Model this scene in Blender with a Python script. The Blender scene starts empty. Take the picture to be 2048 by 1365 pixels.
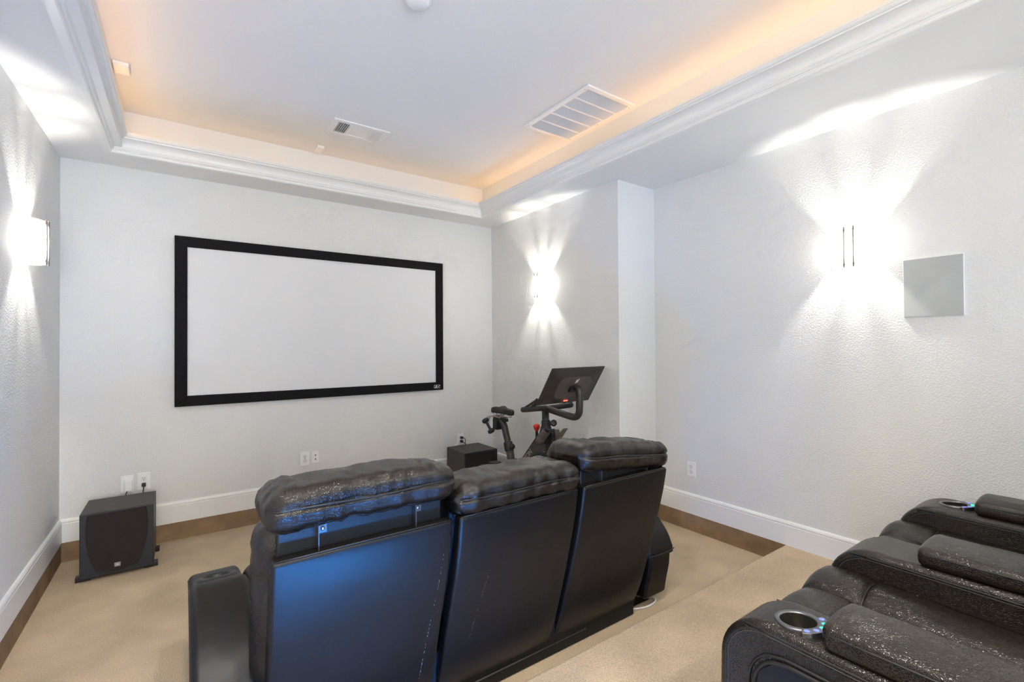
import bpy, bmesh, math, random
from mathutils import Vector, Matrix, noise
from mathutils.bvhtree import BVHTree
random.seed(7)
sc = bpy.context.scene
COL = sc.collection
PI = math.pi
# ------------------------------------------------------------------ camera, world, exposure
XL, XR, XR2, YB, D = -0.6763, 2.7629, 3.1994, 2.4802, 4.3     # walls: left, right bump-out, right recess, bump-out face, front
CZ, ZT = 2.718, 3.0376                                          # soffit and tray ceiling heights
RZ, RY = 0.13, 1.473                                            # riser height and its front edge
YBK = -2.8                                                      # back wall
def make_camera():
    yaw, pitch, roll = math.radians(35.1718), math.radians(0.5557), math.radians(-0.3489)
    F = Vector((math.sin(yaw)*math.cos(pitch), math.cos(yaw)*math.cos(pitch), math.sin(pitch)))
    R = Vector((math.cos(yaw), -math.sin(yaw), 0)); U = R.cross(F)
    c, s = math.cos(roll), math.sin(roll)
    R2 = c*R + s*U; U2 = -s*R + c*U
    cd = bpy.data.cameras.new('camera'); cd.sensor_width = 36; cd.lens = 933.235/2048*36
    cd.clip_start = 0.02
    co = bpy.data.objects.new('camera', cd); COL.objects.link(co)
    m = Matrix((R2, U2, -F)).transposed().to_4x4(); m.translation = Vector((0, 0, 1.43))
    co.matrix_world = m; sc.camera = co
make_camera()
W = bpy.data.worlds.new('world'); sc.world = W; W.use_nodes = True
W.node_tree.nodes['Background'].inputs[0].default_value = (0.35, 0.55, 1.0, 1)
W.node_tree.nodes['Background'].inputs[1].default_value = 0.6
sc.view_settings.view_transform = 'Standard'; sc.view_settings.look = 'None'
sc.view_settings.gamma = 1; sc.view_settings.use_curve_mapping = False
sc.view_settings.exposure = 1.16
SCONCE_W, SHADE_E, ROPE_E, DAY_W, HALL_FILL_W = 10.5, 4.4, 4.0, 27.0, 62.0
CAN_FILL_W = 8.0
sc.cycles.diffuse_bounces = 4; sc.cycles.glossy_bounces = 2; sc.cycles.max_bounces = 6; sc.cycles.transparent_max_bounces = 6
sc.cycles.use_adaptive_sampling = True; sc.cycles.adaptive_threshold = 0.09; sc.cycles.adaptive_min_samples = 16; sc.cycles.caustics_reflective = False; sc.cycles.caustics_refractive = False
def area(name, loc, rot, sx, sy, power, color):
    l = bpy.data.lights.new(name, 'AREA'); l.shape = 'RECTANGLE'; l.size = sx; l.size_y = sy; l.energy = power; l.color = color
    o = bpy.data.objects.new(name, l); COL.objects.link(o); o.location = loc; o.rotation_euler = rot; return o
# daylight falling in through the glazed door at the back of the room
area('daylight', (1.65, YBK-0.25, 1.17), (math.radians(90), 0, 0), 1.6, 2.0, DAY_W, (0.17, 0.53, 1.0))
# added fill light behind the back opening; its hallway is made up
area('hall_fill', (0.05, YBK-0.45, 1.25), (math.radians(90), 0, 0), 1.1, 2.1, HALL_FILL_W, (1.0, 0.95, 0.83))

# ------------------------------------------------------------------ materials
MATS = {}
def mat(name, col, rough=0.6, metal=0.0, bump=None, var=None, spec=0.5, emis=None, estr=0.0, trans=0.0, coat=0.0, alpha=1.0):
    m = bpy.data.materials.new(name); m.use_nodes = True; nt = m.node_tree; b = nt.nodes['Principled BSDF']
    b.inputs['Base Color'].default_value = (*col, 1); b.inputs['Roughness'].default_value = rough
    b.inputs['Metallic'].default_value = metal; b.inputs['Specular IOR Level'].default_value = spec
    b.inputs['Coat Weight'].default_value = coat; b.inputs['Coat Roughness'].default_value = 0.25
    b.inputs['Transmission Weight'].default_value = trans
    if emis: b.inputs['Emission Color'].default_value = (*emis, 1); b.inputs['Emission Strength'].default_value = estr
    tc = nt.nodes.new('ShaderNodeTexCoord')
    def nz(scale, detail=3, rough_=0.55, stretch=None):
        n = nt.nodes.new('ShaderNodeTexNoise'); n.inputs['Scale'].default_value = scale; n.inputs['Detail'].default_value = detail
        n.inputs['Roughness'].default_value = rough_
        if stretch:
            mp = nt.nodes.new('ShaderNodeMapping'); mp.inputs['Scale'].default_value = stretch
            nt.links.new(tc.outputs['Object'], mp.inputs['Vector']); nt.links.new(mp.outputs['Vector'], n.inputs['Vector'])
        else: nt.links.new(tc.outputs['Object'], n.inputs['Vector'])
        return n
    if var:
        for k, (scale, lo, hi) in enumerate(var):
            n = nz(scale, 2, 0.6)
            mr = nt.nodes.new('ShaderNodeMapRange'); mr.inputs['From Min'].default_value = 0.3; mr.inputs['From Max'].default_value = 0.7
            mr.inputs['To Min'].default_value = lo; mr.inputs['To Max'].default_value = hi
            nt.links.new(n.outputs['Fac'], mr.inputs['Value'])
            if k == 0: last = mr.outputs['Result']
            else:
                mu = nt.nodes.new('ShaderNodeMath'); mu.operation = 'MULTIPLY'
                nt.links.new(last, mu.inputs[0]); nt.links.new(mr.outputs['Result'], mu.inputs[1]); last = mu.outputs[0]
        vm = nt.nodes.new('ShaderNodeVectorMath'); vm.operation = 'SCALE'; vm.inputs[0].default_value = col
        nt.links.new(last, vm.inputs['Scale']); nt.links.new(vm.outputs[0], b.inputs['Base Color'])
    if bump:
        h = None
        for kind, scale, dist in bump:
            if kind == 'noise': t = nz(scale, 1).outputs['Fac']
            elif kind == 'peel':
                t = nz(scale, 1, 0.4).outputs['Fac']
                mr = nt.nodes.new('ShaderNodeMapRange'); mr.interpolation_type = 'SMOOTHSTEP'
                mr.inputs['From Min'].default_value = 0.42; mr.inputs['From Max'].default_value = 0.62
                nt.links.new(t, mr.inputs['Value']); t = mr.outputs['Result']
            elif kind == 'cells':
                v = nt.nodes.new('ShaderNodeTexVoronoi'); v.feature = 'DISTANCE_TO_EDGE'; v.inputs['Scale'].default_value = scale
                nw = nz(scale*0.35, 2); vv = nt.nodes.new('ShaderNodeVectorMath'); vv.operation = 'MULTIPLY_ADD'
                nt.links.new(nw.outputs['Color'], vv.inputs[0]); vv.inputs[1].default_value = (1.2/scale,)*3
                nt.links.new(tc.outputs['Object'], vv.inputs[2]); nt.links.new(vv.outputs[0], v.inputs['Vector'])
                mr = nt.nodes.new('ShaderNodeMapRange'); mr.inputs['From Max'].default_value = 0.25
                nt.links.new(v.outputs['Distance'], mr.inputs['Value']); t = mr.outputs['Result']
            elif kind == 'weave':
                w = nt.nodes.new('ShaderNodeTexVoronoi'); w.inputs['Scale'].default_value = scale
                w.inputs['Randomness'].default_value = 0.6
                nt.links.new(tc.outputs['Object'], w.inputs['Vector']); t = w.outputs['Distance']
            bp = nt.nodes.new('ShaderNodeBump'); bp.inputs['Strength'].default_value = 1.0; bp.inputs['Distance'].default_value = dist
            nt.links.new(t, bp.inputs['Height'])
            if h is not None: nt.links.new(h, bp.inputs['Normal'])
            h = bp.outputs['Normal']
        nt.links.new(h, b.inputs['Normal'])
    MATS[name] = m; return m
mat('wall_paint', (0.77, 0.77, 0.755), 0.75, bump=[('peel', 110, 0.0007)], spec=0.3)
mat('ceiling_paint', (0.83, 0.825, 0.81), 0.85, spec=0.2)
mat('trim_paint', (0.84, 0.84, 0.82), 0.35, spec=0.5)
mat('white_plastic', (0.90, 0.90, 0.89), 0.3)
mat('socket_white', (0.82, 0.82, 0.80), 0.4)
mat('dark_slot', (0.03, 0.03, 0.03), 0.6)
mat('carpet', (0.58, 0.455, 0.315), 0.95, bump=[('noise', 170, 0.004)], var=[(2.6, 0.84, 1.1), (190, 0.78, 1.17)], spec=0.05)
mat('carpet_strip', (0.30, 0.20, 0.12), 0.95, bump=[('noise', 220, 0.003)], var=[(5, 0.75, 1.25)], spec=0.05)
mat('leather', (0.0100, 0.0066, 0.0045), 0.21, bump=[('cells', 280, 0.00035), ('noise', 40, 0.0012)], var=[(25, 0.8, 1.25)], spec=0.5)
mat('leather_smooth', (0.0050, 0.0037, 0.0030), 0.44, bump=[('noise', 420, 0.00012), ('noise', 22, 0.0010)], spec=0.36)
mat('leather_grain', (0.0140, 0.0095, 0.0064), 0.23, bump=[('cells', 190, 0.0005), ('noise', 30, 0.0010)], var=[(25, 0.85, 1.2)], spec=0.55)
mat('piping', (0.014, 0.012, 0.011), 0.4)
mat('scuff', (0.33, 0.32, 0.31), 0.7)
mat('thread', (0.05, 0.045, 0.04), 0.6)
mat('cloth_back', (0.008, 0.008, 0.009), 0.40, bump=[('noise', 700, 0.0003)])
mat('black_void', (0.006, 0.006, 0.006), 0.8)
mat('black_plastic', (0.014, 0.014, 0.015), 0.42)
mat('gloss_black', (0.01, 0.01, 0.012), 0.12)
mat('steel', (0.6, 0.6, 0.6), 0.25, metal=1.0)
mat('brushed_nickel', (0.62, 0.60, 0.57), 0.3, metal=1.0)
mat('rod_metal', (0.36, 0.33, 0.30), 0.45, metal=0.6)
mat('gunmetal', (0.20, 0.20, 0.21), 0.32, metal=0.9)
mat('cup_lining', (0.35, 0.33, 0.28), 0.18, metal=0.95)
mat('velvet_black', (0.012, 0.011, 0.012), 0.9, spec=0.15)
mat('screen_fabric', (0.78, 0.78, 0.78), 0.9, spec=0.1)
mat('vinyl_brown', (0.040, 0.032, 0.027), 0.5, bump=[('noise', 300, 0.0003)], var=[(60, 0.85, 1.15)])
mat('baffle', (0.016, 0.018, 0.022), 0.45)
mat('grille_cloth', (0.017, 0.010, 0.010), 0.85, bump=[('noise', 900, 0.0004)])
mat('badge_white', (0.7, 0.7, 0.7), 0.4)
mat('badge_grey', (0.35, 0.35, 0.35), 0.4, metal=0.5)
mat('speaker_mesh', (0.48, 0.50, 0.49), 0.55, bump=[('weave', 900, 0.0004)], var=[(7, 0.94, 1.05)])
mat('bike_paint', (0.030, 0.027, 0.024), 0.38)
mat('bike_rubber', (0.022, 0.020, 0.019), 0.6, bump=[('noise', 400, 0.0004)])
mat('tablet_back', (0.030, 0.025, 0.021), 0.38)
mat('tablet_plate', (0.085, 0.066, 0.063), 0.5)
mat('tablet_glass', (0.006, 0.006, 0.007), 0.08)
mat('red_knob', (0.75, 0.03, 0.015), 0.3, coat=0.3)
mat('red_led', (0.8, 0.05, 0.03), 0.4, emis=(1, 0.08, 0.04), estr=2.0)
mat('copper_ring', (0.30, 0.10, 0.06), 0.35, metal=0.6)
mat('tan_metal', (0.45, 0.37, 0.30), 0.4, metal=0.7)
mat('grey_tray', (0.13, 0.105, 0.088), 0.5)
mat('cable_white', (0.75, 0.74, 0.72), 0.4)
mat('cable_black', (0.015, 0.015, 0.015), 0.5)
mat('shade_glass', (0.85, 0.85, 0.83), 0.4, emis=(1.0, 0.97, 0.90), estr=SHADE_E)
def shade_mat():
    m = MATS['shade_glass']; nt = m.node_tree; out = nt.nodes['Material Output']; b = nt.nodes['Principled BSDF']
    tr = nt.nodes.new('ShaderNodeBsdfTransparent'); mx = nt.nodes.new('ShaderNodeMixShader'); mx.inputs[0].default_value = 0.20
    nt.links.new(b.outputs[0], mx.inputs[1]); nt.links.new(tr.outputs[0], mx.inputs[2]); nt.links.new(mx.outputs[0], out.inputs[0])
shade_mat()
mat('strap_glow', (0.85, 0.85, 0.83), 0.4, emis=(1.0, 0.96, 0.9), estr=0.55)  # straps given a faint glow so they look lit beside the shade
mat('rope_fill', (0.9, 0.7, 0.4), 0.5, emis=(1.0, 0.55, 0.18), estr=ROPE_E*0.35)
mat('rope_glow', (0.9, 0.7, 0.4), 0.5, emis=(1.0, 0.55, 0.18), estr=ROPE_E)
mat('fill_lens', (0.85, 0.85, 0.83), 0.4, emis=(1.0, 0.97, 0.92), estr=6.0)  # glow of the added downlights
mat('led_blue', (0.05, 0.06, 0.3), 0.2, emis=(0.12, 0.16, 0.9), estr=0.9)
mat('led_green', (0.03, 0.25, 0.2), 0.2, emis=(0.03, 0.75, 0.5), estr=0.8)
def pane_mat():
    m = mat('pane', (0.9, 0.95, 1.0), 0.02); nt = m.node_tree; out = nt.nodes['Material Output']
    tr = nt.nodes.new('ShaderNodeBsdfTransparent'); tr.inputs[0].default_value = (0.92, 0.96, 1.0, 1); gl = nt.nodes.new('ShaderNodeBsdfGlossy'); gl.inputs['Roughness'].default_value = 0.02
    fr = nt.nodes.new('ShaderNodeFresnel'); mx = nt.nodes.new('ShaderNodeMixShader')
    nt.links.new(fr.outputs[0], mx.inputs[0]); nt.links.new(tr.outputs[0], mx.inputs[1]); nt.links.new(gl.outputs[0], mx.inputs[2]); nt.links.new(mx.outputs[0], out.inputs[0])
pane_mat()
mat('blue_fill', (0.1, 0.3, 0.8), 0.4, emis=(0.04, 0.30, 1.0), estr=64.0)  # added blue emitter for the sheen on the left sofa back
mat('letter_tan', (0.30, 0.25, 0.20), 0.5)

for n_ in ('strap_glow', 'led_blue', 'led_green', 'red_led', 'fill_lens'): MATS[n_].cycles.emission_sampling = 'NONE'   # too small to need light sampling

# ------------------------------------------------------------------ helpers
def link(name, me, m=None, parent=None, loc=None, smooth=False):
    if m is not None: me.materials.append(MATS[m])
    o = bpy.data.objects.new(name, me); COL.objects.link(o)
    if smooth: me.polygons.foreach_set('use_smooth', [True]*len(me.polygons))
    if parent is not None: o.parent = parent
    if loc is not None: o.location = loc
    return o
def obj(name, bm, m, parent=None, smooth=False, loc=None):
    me = bpy.data.meshes.new(name); bm.normal_update(); bm.to_mesh(me); bm.free()
    return link(name, me, m, parent, loc, smooth)
def thing(name, label, cat, loc=(0, 0, 0), rotz=0.0, group=None):
    o = bpy.data.objects.new(name, None); COL.objects.link(o); o.empty_display_size = 0.1
    o.location = loc; o.rotation_euler = (0, 0, rotz); return tag(o, label, cat, group)
def tag(o, label, cat, group=None):
    o['label'] = label; o['category'] = cat
    if group: o['group'] = group
    return o
def struct(o): o['kind'] = 'structure'; return o
def bevel(o, w, seg=2, angle=35):
    md = o.modifiers.new('bevel', 'BEVEL'); md.width = w; md.segments = seg; md.limit_method = 'ANGLE'; md.angle_limit = math.radians(angle); md.harden_normals = False
    o.data.polygons.foreach_set('use_smooth', [True]*len(o.data.polygons))
    ws = o.modifiers.new('wn', 'WEIGHTED_NORMAL'); ws.keep_sharp = True
    return o
def box(bm, x0, x1, y0, y1, z0, z1):
    v = [bm.verts.new(p) for p in ((x0,y0,z0),(x1,y0,z0),(x1,y1,z0),(x0,y1,z0),(x0,y0,z1),(x1,y0,z1),(x1,y1,z1),(x0,y1,z1))]
    for f in ((3,2,1,0),(4,5,6,7),(0,1,5,4),(1,2,6,5),(2,3,7,6),(3,0,4,7)): bm.faces.new([v[i] for i in f])
    return bm
def nbox(*a): return box(bmesh.new(), *a)
def bx(name, m, parent, x0, x1, y0, y1, z0, z1, bev=0.0, seg=2):
    o = obj(name, nbox(x0, x1, y0, y1, z0, z1), m, parent)
    if bev: bevel(o, bev, seg)
    return o
def extrude_poly(pts, axis, a0, a1):
    """polygon given in the two other axes (in xyz order) swept along AXIS from a0 to a1"""
    bm = bmesh.new()
    def P(u, v, a): return {'x': (a, u, v), 'y': (u, a, v), 'z': (u, v, a)}[axis]
    A = [bm.verts.new(P(u, v, a0)) for u, v in pts]; B = [bm.verts.new(P(u, v, a1)) for u, v in pts]
    n = len(pts)
    bm.faces.new(A); bm.faces.new(B[::-1])
    for i in range(n): bm.faces.new((A[i], B[i], B[(i+1) % n], A[(i+1) % n]))
    bmesh.ops.recalc_face_normals(bm, faces=bm.faces); return bm
def catmull(P, n=8):
    P = [Vector(p) for p in P]
    if len(P) < 3: return P
    out = []
    Q = [2*P[0]-P[1]] + P + [2*P[-1]-P[-2]]
    for i in range(1, len(Q)-2):
        p0, p1, p2, p3 = Q[i-1:i+3]
        for k in range(n):
            t = k/n
            out.append(0.5*((2*p1)+(p2-p0)*t+(2*p0-5*p1+4*p2-p3)*t*t+(-p0+3*p1-3*p2+p3)*t**3))
    out.append(P[-1]); return out
def tube(bm, path, r, seg=10, closed=False, cap=True):
    path = [Vector(p) for p in path]; n = len(path); rings = []
    rr = r if isinstance(r, (list, tuple)) else [r]*n
    up = None
    for i, p in enumerate(path):
        if closed: t = path[(i+1) % n]-path[i-1]
        else: t = path[min(i+1, n-1)]-path[max(i-1, 0)]
        t.normalize()
        if up is None:
            a = Vector((0, 0, 1)) if abs(t.z) < 0.9 else Vector((1, 0, 0)); up = (a-t*a.dot(t)).normalized()
        else: up = (up-t*up.dot(t)).normalized()
        s = t.cross(up)
        rings.append([bm.verts.new(p+(up*math.cos(2*PI*k/seg)+s*math.sin(2*PI*k/seg))*rr[i]) for k in range(seg)])
    for i in range(n if closed else n-1):
        A, B = rings[i], rings[(i+1) % n]
        for k in range(seg): bm.faces.new((A[k], A[(k+1) % seg], B[(k+1) % seg], B[k]))
    if cap and not closed: bm.faces.new(rings[0][::-1]); bm.faces.new(rings[-1])
    return bm
def ntube(*a, **k): return tube(bmesh.new(), *a, **k)
def tb(name, m, parent, path, r, seg=10, closed=False, smoothpath=0):
    if smoothpath: path = catmull(path, smoothpath)
    return obj(name, ntube(path, r, seg, closed), m, parent, smooth=True)
def lathe(bm, prof, seg=24, M=None):
    """prof: list of (radius, z)"""
    rings = []
    for r, z in prof:
        if r < 1e-6: rings.append([bm.verts.new((0, 0, z))])
        else: rings.append([bm.verts.new((r*math.cos(2*PI*k/seg), r*math.sin(2*PI*k/seg), z)) for k in range(seg)])
    for A, B in zip(rings, rings[1:]):
        for k in range(seg):
            k2 = (k+1) % seg
            if len(A) == 1 and len(B) == 1: continue
            if len(A) == 1: bm.faces.new((A[0], B[k2], B[k]))
            elif len(B) == 1: bm.faces.new((A[k], A[k2], B[0]))
            else: bm.faces.new((A[k], A[k2], B[k2], B[k]))
    if M is not None: bmesh.ops.transform(bm, matrix=M, verts=bm.verts)
    bmesh.ops.recalc_face_normals(bm, faces=bm.faces); return bm
def axisM(p, d):
    """matrix that takes +z to direction d at p"""
    d = Vector(d).normalized(); q = Vector((0, 0, 1)).rotation_difference(d)
    return Matrix.Translation(Vector(p)) @ q.to_matrix().to_4x4()
def cyl(name, m, parent, p0, p1, r, seg=20, bev=0.0):
    p0, p1 = Vector(p0), Vector(p1); L = (p1-p0).length; b = min(bev, r*0.9)
    prof = [(0, 0), (r-b, 0), (r, b), (r, L-b), (r-b, L), (0, L)] if b else [(0, 0), (r, 0), (r, L), (0, L)]
    o = obj(name, lathe(bmesh.new(), prof, seg, axisM(p0, p1-p0)), m, parent, smooth=bool(b))
    if b: bevel(o, 0.0004, 1, 50)
    return o
def axis_samples(h, r, n):
    k = 5; a = [-h + r*(1-math.cos(PI/2*i/k)) for i in range(k)]
    m = [-(h-r) + 2*(h-r)*i/n for i in range(n+1)]
    return a + m + [-x for x in a[::-1]]
def rbox(hx, hy, hz, r, n=(20, 10, 6), fn=None):
    """rounded box of half sizes, optionally deformed by fn(co, unit_normal) -> co"""
    bm = bmesh.new(); S = [axis_samples(h, r, k) for h, k in zip((hx, hy, hz), n)]; H = (hx, hy, hz); cache = {}
    def V(i, j, k):
        key = (i, j, k)
        if key not in cache:
            q = Vector((S[0][i], S[1][j], S[2][k])); c = Vector([max(-(h-r), min(h-r, t)) for t, h in zip(q, H)])
            d = q-c; d = d.normalized() if d.length > 1e-9 else Vector((0, 0, 1)); co = c+d*r
            if fn: co = fn(co, d)
            cache[key] = bm.verts.new(co)
        return cache[key]
    L = [len(s)-1 for s in S]
    for ax in range(3):
        a, b = [t for t in range(3) if t != ax]
        for side in (0, L[ax]):
            for i in range(L[a]):
                for j in range(L[b]):
                    def K(u, v):
                        t = [0, 0, 0]; t[ax] = side; t[a] = u; t[b] = v; return V(*t)
                    q = [K(i, j), K(i+1, j), K(i+1, j+1), K(i, j+1)]
                    bm.faces.new(q)
    bmesh.ops.recalc_face_normals(bm, faces=bm.faces); return bm
def text_mesh(name, s, m, parent, size, M, depth=0.0006, bold=False):
    cu = bpy.data.curves.new(name, 'FONT'); cu.body = s; cu.size = size; cu.extrude = depth; cu.align_x = 'CENTER'; cu.align_y = 'CENTER'
    if bold: cu.offset = size*0.02
    t = bpy.data.objects.new(name, cu); COL.objects.link(t)
    me = bpy.data.meshes.new_from_object(t.evaluated_get(bpy.context.evaluated_depsgraph_get()))
    bpy.data.objects.remove(t); bpy.data.curves.remove(cu)
    me.transform(M); return link(name, me, m, parent)
def basis(origin, ex, ey):
    ex, ey = Vector(ex).normalized(), Vector(ey).normalized(); ez = ex.cross(ey)
    M = Matrix((ex, ey, ez)).transposed().to_4x4(); M.translation = Vector(origin); return M

# ------------------------------------------------------------------ the room
T = 0.12
def wallbox(name, m, *a): return struct(bx(name, m, None, *a))
wallbox('wall_front', 'wall_paint', XL-T, XR2+T, D, D+T, -0.05, CZ+0.5)
wallbox('wall_left', 'wall_paint', XL-T, XL, YBK, D, -0.05, CZ+0.5)
wallbox('wall_right', 'wall_paint', XR2, XR2+T, YBK, D, -0.05, CZ+0.5)
wallbox('wall_right_front', 'wall_paint', XR, XR2, YB, D, -0.05, CZ+0.02)
HX0, HX1 = -0.50, 0.60                     # wide opening added to let the fill light in
DX0, DX1, DZ1 = 0.85, 2.45, 2.2           # glazed door in the back wall
bm = bmesh.new()
for a in ((XL-T, HX0, -0.05, CZ+0.5), (HX1, DX0, -0.05, CZ+0.5), (DX1, XR2+T, -0.05, CZ+0.5), (HX0, HX1, 2.35, CZ+0.5), (HX0, HX1, -0.05, RZ), (DX0, DX1, DZ1, CZ+0.5), (DX0, DX1, -0.05, RZ)):
    box(bm, a[0], a[1], YBK-T, YBK, a[2], a[3])
struct(obj('wall_back', bm, 'wall_paint'))
dr = bpy.data.objects.new('door_1', None); COL.objects.link(dr); struct(dr)
for a in ((DX0, DX0+0.06, RZ, DZ1), (DX1-0.06, DX1, RZ, DZ1), (DX0+0.06, DX1-0.06, DZ1-0.06, DZ1), (DX0+0.06, DX1-0.06, RZ, RZ+0.14), ((DX0+DX1)/2-0.04, (DX0+DX1)/2+0.04, RZ+0.14, DZ1-0.06)):
    bx('door_frame', 'trim_paint', dr, a[0], a[1], YBK-0.09, YBK-0.03, a[2], a[3], 0.004)
bx('pane', 'pane', dr, DX0+0.06, DX1-0.06, YBK-0.066, YBK-0.06, RZ+0.14, DZ1-0.06)
struct(bx('floor', 'carpet', None, XL, XR2, RY-0.1, D, -0.05, 0.0))
# raised platform with a rounded nosing
prof = [(YBK, 0.0), (YBK, RZ)] + [(RY-0.02+0.02*math.sin(a), RZ-0.02+0.02*math.cos(a)) for a in [i*PI/2/6 for i in range(7)]] + [(RY, 0.0)]
struct(obj('floor_raised', extrude_poly(prof, 'x', XL, XR2), 'carpet', smooth=False))
# brown carpet strips below the baseboards
sn = 0
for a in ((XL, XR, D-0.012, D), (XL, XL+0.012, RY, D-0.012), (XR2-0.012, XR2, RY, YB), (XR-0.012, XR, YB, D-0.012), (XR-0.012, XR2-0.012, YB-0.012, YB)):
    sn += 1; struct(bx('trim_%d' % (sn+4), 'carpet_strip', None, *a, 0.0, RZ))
# baseboards
BBP = [(0, 0.0), (0.016, 0.0), (0.016, 0.124), (0.0135, 0.127), (0.0135, 0.131), (0.0155, 0.134), (0.0150, 0.140), (0.011, 0.149), (0.006, 0.1545), (0, 0.1545)]
def baseboard(name, p0, p1, nrm):
    p0, p1, n = Vector(p0), Vector(p1), Vector(nrm); bmm = bmesh.new()
    A = [bmm.verts.new((p0.x+n.x*d, p0.y+n.y*d, RZ+z)) for d, z in BBP]; B = [bmm.verts.new((p1.x+n.x*d, p1.y+n.y*d, RZ+z)) for d, z in BBP]
    k = len(BBP); bmm.faces.new(A); bmm.faces.new(B[::-1])
    for i in range(k): bmm.faces.new((A[i], B[i], B[(i+1) % k], A[(i+1) % k]))
    bmesh.ops.recalc_face_normals(bmm, faces=bmm.faces); return struct(obj(name, bmm, 'trim_paint'))
baseboard('baseboard_front', (XL, D), (XR, D), (0, -1))
baseboard('baseboard_left', (XL, YBK), (XL, D), (1, 0))
baseboard('baseboard_right', (XR2, YBK), (XR2, YB), (-1, 0))
baseboard('baseboard_right_front', (XR, YB-0.016), (XR, D), (-1, 0))
baseboard('baseboard_right_return', (XR-0.016, YB), (XR2, YB), (0, -1))
baseboard('baseboard_back', (XL, YBK), (HX0, YBK), (0, 1)); baseboard('baseboard_back_middle', (HX1, YBK), (DX0, YBK), (0, 1)); baseboard('baseboard_back_end', (DX1, YBK), (XR2, YBK), (0, 1))
# ceiling: soffit ring, tray walls, tray top
CX0, CX1, CY1, CY0 = -0.393, 2.451, 3.991, -2.25
TX0, TX1, TY1, TY0 = -0.3285, 2.5153, 4.087, -2.30
def ring(name, m, o, i, z0, z1):
    bmm = bmesh.new()
    box(bmm, o[0], i[0], o[2], o[3], z0, z1); box(bmm, i[1], o[1], o[2], o[3], z0, z1)
    box(bmm, i[0], i[1], i[3], o[3], z0, z1); box(bmm, i[0], i[1], o[2], i[2], z0, z1)
    return struct(obj(name, bmm, m))
ring('ceiling_soffit', 'ceiling_paint', (XL, XR2, YBK, D), (CX0-0.02, CX1+0.02, CY0-0.02, CY1+0.02), CZ, CZ+0.03)
struct(bx('ceiling_tray_left', 'ceiling_paint', None, TX0-0.05, TX0, TY0-0.05, TY1+0.05, CZ+0.031, ZT))
struct(bx('ceiling_tray_right', 'ceiling_paint', None, TX1, TX1+0.05, TY0-0.05, TY1+0.05, CZ+0.031, ZT))
struct(bx('ceiling_tray_front', 'ceiling_paint', None, TX0, TX1, TY1, TY1+0.05, CZ+0.031, ZT))
struct(bx('ceiling_tray_back', 'ceiling_paint', None, TX0, TX1, TY0-0.05, TY0, CZ+0.031, ZT))
struct(bx('ceiling', 'ceiling_paint', None, XL-T, XR2+T, YBK-T, D+T, ZT, ZT+0.06))
# crown moulding around the tray
CP, CH = 0.096, 0.110
prof = [(-0.03, 0.0), (-0.03, -0.006), (0.004, -0.006), (0.010, -0.002), (0.012, 0.004), (0.010, 0.010), (0.014, 0.014), (0.020, 0.015), (0.024, 0.020), (0.022, 0.026),
        (0.026, 0.030)]
for i in range(9):
    t = i/8; prof.append((0.028+0.050*(1-math.cos(t*PI/2)), 0.032+0.046*math.sin(t*PI/2)))
prof += [(0.080, 0.084), (0.087, 0.086), (0.093, 0.092), (0.093, 0.098), (0.096, 0.100), (0.096, 0.110), (0.086, 0.110), (0.020, 0.045), (-0.03, 0.045)]
def crown_corner(p, h): return [(CX0+p, CY0+p, CZ+h), (CX0+p, CY1-p, CZ+h), (CX1-p, CY1-p, CZ+h), (CX1-p, CY0+p, CZ+h)]
rings = [crown_corner(p, h) for p, h in prof]
for s in range(4):
    bm = bmesh.new(); A = [bm.verts.new(r[s]) for r in rings]; B = [bm.verts.new(r[(s+1) % 4]) for r in rings]; k = len(prof)
    for i in range(k): bm.faces.new((A[i], B[i], B[(i+1) % k], A[(i+1) % k]))
    bm.faces.new(A); bm.faces.new(B[::-1])
    bmesh.ops.recalc_face_normals(bm, faces=bm.faces); struct(obj('trim_%d' % (s+1), bm, 'trim_paint'))
# warm rope lights lying in the trough behind the moulding
rz = CZ+0.075
for nm, path in (('left', [(TX0+0.014, TY0+0.1, rz+0.047), (TX0+0.014, TY1-0.12, rz+0.047)]), ('right', [(TX1-0.035, TY0+0.1, rz), (TX1-0.035, TY1-0.10, rz)])):
    tag(tb('rope_light', 'rope_glow', None, path, 0.007, 8), 'warm glowing rope light hidden behind the crown moulding on the %s of the tray' % nm, 'rope light', 'cove lights')
tag(tb('rope_light', 'rope_fill', None, [(TX0+0.1, TY1-0.045, rz), (TX1-0.12, TY1-0.045, rz)], 0.007, 8), 'dim rope light added to warm the tray wall above the projection screen', 'rope light', 'cove lights')  # added front rope imitates warm bounce on the tray wall

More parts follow.
